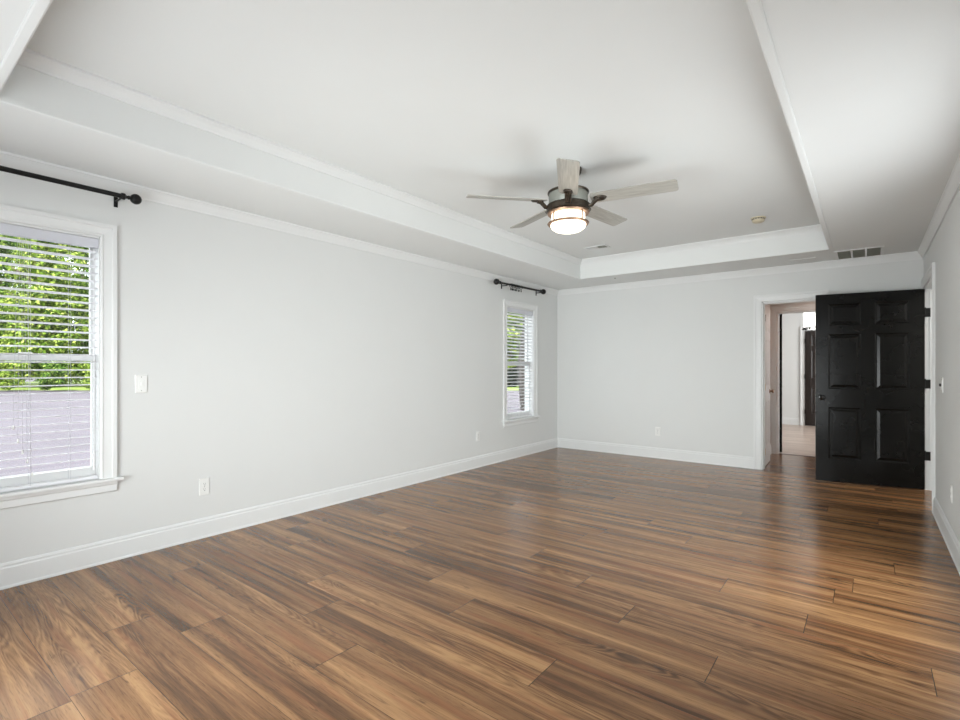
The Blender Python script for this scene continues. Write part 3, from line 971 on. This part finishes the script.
# small supply register on the raised ceiling
def register(x, y, sx, sy, zc, label, nm='ceiling_register'):
    g = empty(nm, (x, y, zc), label, 'vent')
    q = MB()
    fw = 0.018
    q.box(x - sx / 2, y - sy / 2, zc - 0.006, x + sx / 2, y - sy / 2 + fw, zc); q.box(x - sx / 2, y + sy / 2 - fw, zc - 0.006, x + sx / 2, y + sy / 2, zc)
    q.box(x - sx / 2, y - sy / 2 + fw, zc - 0.006, x - sx / 2 + fw, y + sy / 2 - fw, zc); q.box(x + sx / 2 - fw, y - sy / 2 + fw, zc - 0.006, x + sx / 2, y + sy / 2 - fw, zc)
    q.build('register_frame', M_CEIL, g, bevel=0.001)
    q = MB()
    n = max(4, int((sx - 2 * fw) / 0.014))
    for i in range(n):
        xx = x - sx / 2 + fw + (i + 0.5) * (sx - 2 * fw) / n
        s = 0.004 if i < n / 2 else -0.004
        q.add([(xx - s, y - sy / 2 + fw, zc - 0.008), (xx - s, y + sy / 2 - fw, zc - 0.008), (xx + s, y + sy / 2 - fw, zc - 0.001), (xx + s, y - sy / 2 + fw, zc - 0.001)], [(0, 1, 2, 3)])
    q.build('vanes', M_TRIM, g)
    MB().box(x - sx / 2 + fw, y - sy / 2 + fw, zc - 0.001, x + sx / 2 - fw, y + sy / 2 - fw, zc).build('backing', M_DUCT, g)


register(-2.58, 5.60, 0.28, 0.16, TH, 'small white supply vent on the raised ceiling behind the fan')
register(-0.57, 6.52, 0.24, 0.05, CH, 'faint slim vent on the lowered ceiling left of the return grille', 'slot_vent')
tag(MB().lathe([(0.0001, -0.010), (0.008, -0.008), (0.012, -0.002), (0.012, 0.0)], (-2.675, 6.37, CH), 14).build('ceiling_hook_plate', M_DRUM), 'tiny round cap on the lowered ceiling near the tray corner', 'cap')

sd = empty('smoke_detector', (-0.84, 5.46, TH), 'round yellowed smoke detector on the raised ceiling', 'smoke detector')
MB().lathe([(0.066, 0.0), (0.066, -0.006), (0.060, -0.010), (0.050, -0.010)], (-0.84, 5.46, TH), 32).build('mounting_base', M_SMOKE, sd)
MB().lathe([(0.0001, -0.046), (0.022, -0.046), (0.040, -0.044), (0.050, -0.038), (0.054, -0.028), (0.056, -0.022), (0.050, -0.020), (0.050, -0.012)], (-0.84, 5.46, TH), 32).build('cover', M_SMOKE, sd)
q = MB()
for i in range(14):
    a = 2 * math.pi * i / 14
    q.box(-0.84 + 0.052 * math.cos(a) - 0.005, 5.46 + 0.052 * math.sin(a) - 0.005, TH - 0.0185, -0.84 + 0.052 * math.cos(a) + 0.005, 5.46 + 0.052 * math.sin(a) + 0.005, TH - 0.0115)
q.build('sensor_slots', M_SLOT, sd)

# ------------------------------------------------------------------ ceiling fan
FX, FY = -1.728, 3.262
fan = empty('ceiling_fan', (FX, FY, TH), 'five blade ceiling fan with a lit drum lamp', 'ceiling fan')
CX_, CY_ = FX + 0.024, FY + 0.018
MB().lathe([(0.0001, 0), (0.068, 0.0), (0.069, -0.012), (0.064, -0.035), (0.046, -0.056), (0.022, -0.064), (0.0001, -0.064)], (CX_, CY_, TH), 32).build('canopy', M_BRONZE, fan)
MB().tube([(CX_, CY_, TH - 0.06), (FX, FY, 2.525)], 0.013, 16).build('downrod', M_BRONZE, fan)
MB().lathe([(0.0001, 0.012), (0.03, 0.012), (0.05, 0.004), (0.13, 0.002), (0.148, -0.004), (0.150, -0.012), (0.146, -0.020), (0.130, -0.020)], (FX, FY, 2.525), 40).build('motor_cap', M_BRONZE, fan)
MB().lathe([(0.140, 0.095), (0.141, 0.09), (0.141, 0.01), (0.135, 0.0)], (FX, FY, 2.418), 40).build('motor_housing', M_DRUM, fan)
MB().lathe([(0.135, 0.050), (0.152, 0.050), (0.158, 0.044), (0.158, 0.006), (0.152, 0.0), (0.10, 0.0)], (FX, FY, 2.375), 40).build('flywheel', M_BRONZE, fan)
q = MB().lathe([(0.100, 0.012), (0.148, 0.012), (0.152, 0.006), (0.148, -0.004), (0.135, -0.004), (0.0001, -0.002)], (FX, FY, 2.362), 40)
q.build('lamp_collar', M_COPPER, fan)
q = MB()
for a in (25, 70, 115, 160, 205, 250, 295, 340):
    if a % 45: pass
for a in (-5, 85, 175, 265):
    ca, sa = math.cos(R_(a + 37 - 50)), math.sin(R_(a + 37 - 50))
    q.tube([(FX + 0.140 * ca, FY + 0.140 * sa, 2.362), (FX + 0.140 * ca, FY + 0.140 * sa, 2.288)], 0.0055, 8)
q.lathe([(0.128, 0.006), (0.146, 0.006), (0.151, 0.0), (0.146, -0.008), (0.132, -0.008), (0.128, 0.0)], (FX, FY, 2.290), 40, closed=True)
q.build('lamp_cage', M_COPPER, fan)
tag(MB().lathe([(0.118, 0.072), (0.120, 0.068), (0.121, 0.0), (0.127, -0.004), (0.128, -0.012), (0.118, -0.030), (0.095, -0.046), (0.060, -0.057), (0.0001, -0.062)], (FX, FY, 2.287), 40).build('glass_shade', M_LAMP, fan), 'glowing frosted glass shade')
BZ = 2.450
for i in range(5):
    a = R_((11.0, 82.5, 154.4, 227.2, 297.9)[i])
    rot = Matrix.Translation((FX, FY, BZ)) @ Matrix.Rotation(a, 4, 'Z')
    pit = rot @ Matrix.Rotation(R_(-12), 4, 'X')
    # blade outline
    r0, r1 = 0.165, 0.748
    pts = []
    w0, w1, cr = 0.066, 0.070, 0.022
    pts += [(r0 + 0.012, -w0 + 0.004), (r0 + 0.05, -w0)]
    for t in range(5):
        u = math.pi / 2 * t / 4
        pts.append((r1 - cr + cr * math.sin(u), -w1 + cr - cr * math.cos(u)))
    for t in range(5):
        u = math.pi / 2 * t / 4
        pts.append((r1 - cr + cr * math.cos(u), w1 - cr + cr * math.sin(u)))
    pts += [(r0 + 0.05, w0), (r0 + 0.012, w0 - 0.004), (r0, 0.03), (r0, -0.03)]
    n = len(pts)
    me_v = [(x, y, 0.003) for x, y in pts] + [(x, y, -0.003) for x, y in pts]
    fs = [tuple(range(n)), tuple(range(n, 2 * n))[::-1]] + [(k_, k_ + n, (k_ + 1) % n + n, (k_ + 1) % n) for k_ in range(n)]
    me = bpy.data.meshes.new('fan_blade'); me.from_pydata(me_v, [], fs); me.materials.append(M_BLADE); me.update()
    bo = bpy.data.objects.new('fan_blade', me); COL.objects.link(bo)
    bo.parent = fan
    bo.matrix_local = Matrix.Translation((-FX, -FY, -TH)) @ pit
    # blade iron: curved arm and oval medallion under the blade
    q = MB()
    arm = [(0.150, 0, -0.050), (0.172, 0, -0.048), (0.186, 0, -0.034), (0.205, 0, -0.016), (0.230, 0, -0.010)]
    for wdt in (-0.016, 0.0, 0.016):
        q.tube([tuple(rot @ Vector((x, wdt * (1 if x > 0.18 else 1), z))) for x, y, z in arm], 0.0085, 8)
    ov = []
    for k_ in range(28):
        t = 2 * math.pi * k_ / 28
        ov.append((0.232 + 0.048 * math.cos(t), 0.034 * math.sin(t)))
    vs = [tuple(pit @ Vector((x, y, -0.004))) for x, y in ov] + [tuple(pit @ Vector((0.232 + (x - 0.232) * 0.86, y * 0.86, -0.014))) for x, y in ov] + [tuple(pit @ Vector((0.232 + (x - 0.232) * 0.6, y * 0.6, -0.010))) for x, y in ov]
    fs = [(k_, (k_ + 1) % 28, 28 + (k_ + 1) % 28, 28 + k_) for k_ in range(28)] + [(28 + k_, 28 + (k_ + 1) % 28, 56 + (k_ + 1) % 28, 56 + k_) for k_ in range(28)] + [tuple(range(56, 84)), tuple(range(28))[::-1]]
    q.add(vs, fs, True)
    q.build('blade_iron', M_BRONZE, fan)

# ------------------------------------------------------------------ chandelier in the far room
HX, HY = -0.672, 10.3
ch = empty('chandelier', (HX, HY, 2.6), 'glittering crystal chandelier beyond the doorway above the brown door', 'chandelier')
MB().lathe([(0.0001, 0), (0.06, 0.0), (0.055, -0.02), (0.01, -0.03), (0.0001, -0.03)], (HX, HY, 2.6), 24).build('canopy', M_ROD, ch)
MB().tube([(HX, HY, 2.575), (HX, HY, 2.21)], 0.006, 8).build('stem', M_ROD, ch)
MB().lathe([(0.218, 0.006), (0.226, 0.006), (0.226, -0.006), (0.218, -0.006)], (HX, HY, 1.925), 32, closed=True).build('lower_ring', M_ROD, ch)
q = MB().lathe([(0.218, 0.006), (0.226, 0.006), (0.226, -0.006), (0.218, -0.006)], (HX, HY, 2.215), 32, closed=True)
for a in range(0, 180, 60):
    ca, sa = math.cos(R_(a)), math.sin(R_(a))
    q.tube([(HX - 0.22 * ca, HY - 0.22 * sa, 2.215), (HX + 0.22 * ca, HY + 0.22 * sa, 2.215)], 0.005, 6)
q.build('upper_ring', M_ROD, ch)
for a in range(0, 360, 30):
    MB().ball((HX + 0.222 * math.cos(R_(a)), HY + 0.222 * math.sin(R_(a)), 1.905), 0.016, 8, 6).build('drop', M_ROD, ch)
rn = random.Random(5)
q = MB()
for ringr, zt, zb_ in ((0.215, 2.205, 1.935), (0.14, 2.19, 1.90)):
    nn = int(ringr * 2 * math.pi / 0.028)
    for i in range(nn):
        a = 2 * math.pi * i / nn
        cx_, cy_ = HX + ringr * math.cos(a), HY + ringr * math.sin(a)
        z = zt
        while z > zb_:
            s = 0.011
            q.add([(cx_ + s, cy_, z), (cx_, cy_ + s, z), (cx_ - s, cy_, z), (cx_, cy_ - s, z), (cx_, cy_, z + 0.015), (cx_, cy_, z - 0.015)],
                  [(0, 1, 4), (1, 2, 4), (2, 3, 4), (3, 0, 4), (1, 0, 5), (2, 1, 5), (3, 2, 5), (0, 3, 5)])
            z -= 0.031
cr = q.build('crystals', M_CRYST, ch)
tag(cr, 'strings of lit clear crystals', kind='stuff')

# ------------------------------------------------------------------ outside
GZ = -0.20
tag(MB().box(-90, -40, GZ - 0.3, L - 0.15, 90, GZ).build('driveway', M_CONC), 'pale pinkish grey paved ground outside the windows', 'ground', kind=st)
# lawn strip past the paving
fw_, rt_ = Vector((-0.615, 0.788, 0)), Vector((0.788, 0.615, 0))
def gp(d, r): p = fw_ * d + rt_ * r; return (p.x, p.y)
q = MB()
c4 = [gp(31.5, -45), gp(31.5, 12), gp(75, 12), gp(75, -45)]
q.add([(x, y, GZ - 0.05) for x, y in c4] + [(x, y, GZ + 0.03) for x, y in c4], [(3, 2, 1, 0), (4, 5, 6, 7), (0, 1, 5, 4), (1, 2, 6, 5), (2, 3, 7, 6), (3, 0, 4, 7)])
tag(q.build('lawn', M_GRASS), 'bright green lawn beyond the paved ground', 'lawn', kind=st)



def foliage(rnd, clumps, per, size):
    """clumps = [(center, radius)], leaves on the outer part of every clump"""
    q = MB()
    vs, fs = [], []
    for (c_, r_) in clumps:
        for i in range(per):
            d = Vector((rnd.gauss(0, 1), rnd.gauss(0, 1), rnd.gauss(0, 1))).normalized()
            p = c_ + Vector((d.x * r_, d.y * r_, d.z * r_ * 0.8)) * (0.55 + 0.5 * rnd.random())
            nrm = (d + Vector((rnd.uniform(-.8, .8), rnd.uniform(-.8, .8), rnd.uniform(-.3, 1.0)))).normalized()
            a = nrm.orthogonal().normalized()
            a.rotate(Matrix.Rotation(rnd.uniform(0, 6.28), 3, nrm))
            b = nrm.cross(a)
            s = size * rnd.uniform(0.6, 1.3)
            n = len(vs)
            vs += [tuple(p - a * s), tuple(p + b * s * 0.5), tuple(p + a * s), tuple(p - b * s * 0.5)]
            fs.append((n, n + 1, n + 2, n + 3))
    q.v, q.f, q.sm = vs, fs, [False] * len(fs)
    return q


def tree(x, y, h, r, seed, label, lm, base=1.2, size=0.15, ncl=60, per=150, bark=None, tr=1.0, grp='trees beyond the lawn', kmin=0.25):
    rnd = random.Random(seed)
    root = empty('tree', (x, y, GZ), label, 'tree', group=grp)
    t = MB()
    pts = [(x + rnd.uniform(-.15, .15) * i, y + rnd.uniform(-.15, .15) * i, GZ + h * 0.8 * i / 5) for i in range(6)]
    t.tube(pts, [q_ * tr for q_ in (0.32, 0.27, 0.22, 0.17, 0.11, 0.05)], 10)
    for i in range(9):
        k_ = rnd.uniform(kmin, 0.78)
        z = GZ + h * 0.8 * k_
        a = rnd.uniform(0, 6.28)
        p0 = Vector((x + (pts[3][0] - x) * k_, y + (pts[3][1] - y) * k_, z))
        p1 = p0 + Vector((math.cos(a) * r * 0.35, math.sin(a) * r * 0.35, 1.0))
        p2 = p0 + Vector((math.cos(a) * r * 0.75, math.sin(a) * r * 0.75, 1.6))
        t.tube([p0, p1, p2], [0.10 * tr, 0.07 * tr, 0.03 * tr], 7)
    t.build('trunk', bark or M_BARK, root)
    cl = []
    for i in range(ncl):
        zz = base + (h - base) * rnd.random()
        rel = (zz - base) / (h - base)
        rr = r * (1 - 0.75 * rel ** 2.2)
        a = rnd.uniform(0, 6.28)
        d = max(0.2, rr - 0.3) * math.sqrt(rnd.random())
        cl.append((Vector((x + d * math.cos(a), y + d * math.sin(a), GZ + zz)), rnd.uniform(0.8, 1.4)))
    foliage(rnd, cl, per, size).build('foliage', lm, root)


def bush(x, y, r, h, seed, label, lm, name='shrub', group='shrubs along the lawn edge', size=0.13, per=110):
    rnd = random.Random(seed)
    cl = []
    for i in range(16):
        a = rnd.uniform(0, 6.28); d = r * 0.6 * math.sqrt(rnd.random())
        zz = rnd.uniform(0.15, 0.85) * h
        cl.append((Vector((x + d * math.cos(a), y + d * math.sin(a), GZ + zz)), r * rnd.uniform(0.3, 0.5)))
    o = foliage(rnd, cl, per, size).build(name, lm, origin=(x, y, GZ))
    tag(o, label, 'shrub', group)


# seen through the near left window
for i, (dd, rr, hh, rad, lm, ncl, per, lab) in enumerate([
    (36, -44.8, 12.6, 2.6, M_LEAF, 90, 330, 'yellow green leafy tree at the left edge of the near window'),
    (36, -37.6, 13.0, 2.7, M_LEAF2, 90, 330, 'bright green tree left of centre in the near window'),
    (36, -31.2, 12.4, 2.7, M_LEAF, 90, 330, 'sunlit yellow green tree right of centre in the near window'),
    (36, -24.8, 12.4, 2.7, M_LEAF, 90, 330, 'leafy tree hidden partly by the right side of the near window'),
    (43, -48.5, 14.5, 3.2, M_LEAF2, 90, 260, 'taller tree in the back row at the left edge of the near window'),
    (43, -41.2, 14.5, 3.2, M_LEAF2, 90, 260, 'taller tree in the back row, second from left in the near window'),
    (43, -33.9, 14.5, 3.2, M_LEAF2, 90, 260, 'taller tree in the back row, third from left in the near window'),
    (43, -26.6, 14.5, 3.2, M_LEAF2, 90, 260, 'taller tree in the back row at the right of the near window'),
    (42, 2.4, 8.3, 2.5, M_LEAF, 80, 240, 'pale green tree filling the distant window'),
    (42, 8.6, 8.0, 2.5, M_LEAF, 60, 120, 'green tree right of the one filling the distant window')]):
    x, y = gp(dd, rr)
    tree(x, y, hh, rad, 11 + i, lab, lm, base=0.9, ncl=ncl, per=per)
names_ = ('leftmost of seven', 'second from the left of seven', 'third from the left of seven', 'middle one of seven', 'third from the right of seven', 'second from the right of seven', 'rightmost of seven')
for i in range(7):
    x, y = gp(30.2, -36.5 + 2.7 * i)
    bush(x, y, 0.98, 2.1, 40 + i, 'green shrub before the near window trees, ' + names_[i], M_LEAF if i % 2 else M_LEAF2, size=0.08, per=260)
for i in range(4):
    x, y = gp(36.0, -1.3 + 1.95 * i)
    bush(x, y, 0.95, 1.55, 60 + i, 'hedge shrub painted dark as shade, seen in the distant window, ' + ('leftmost of four', 'second of four', 'third of four', 'rightmost of four')[i], M_LEAF_SHADE, group='hedge with painted shade behind the lawn', size=0.2, per=200)
x, y = gp(17.0, 1.55)
tree(x, y, 9.5, 1.3, 99, 'slim dark trunk with a high crown at the right side of the distant window', M_LEAF2, base=6.0, ncl=26, per=120, bark=mat('dark_bark', (0.045, 0.038, 0.032), 0.9, bump=0.4, bscale=8, var=0.2, vscale=6), tr=0.55, grp=None, kmin=0.7)
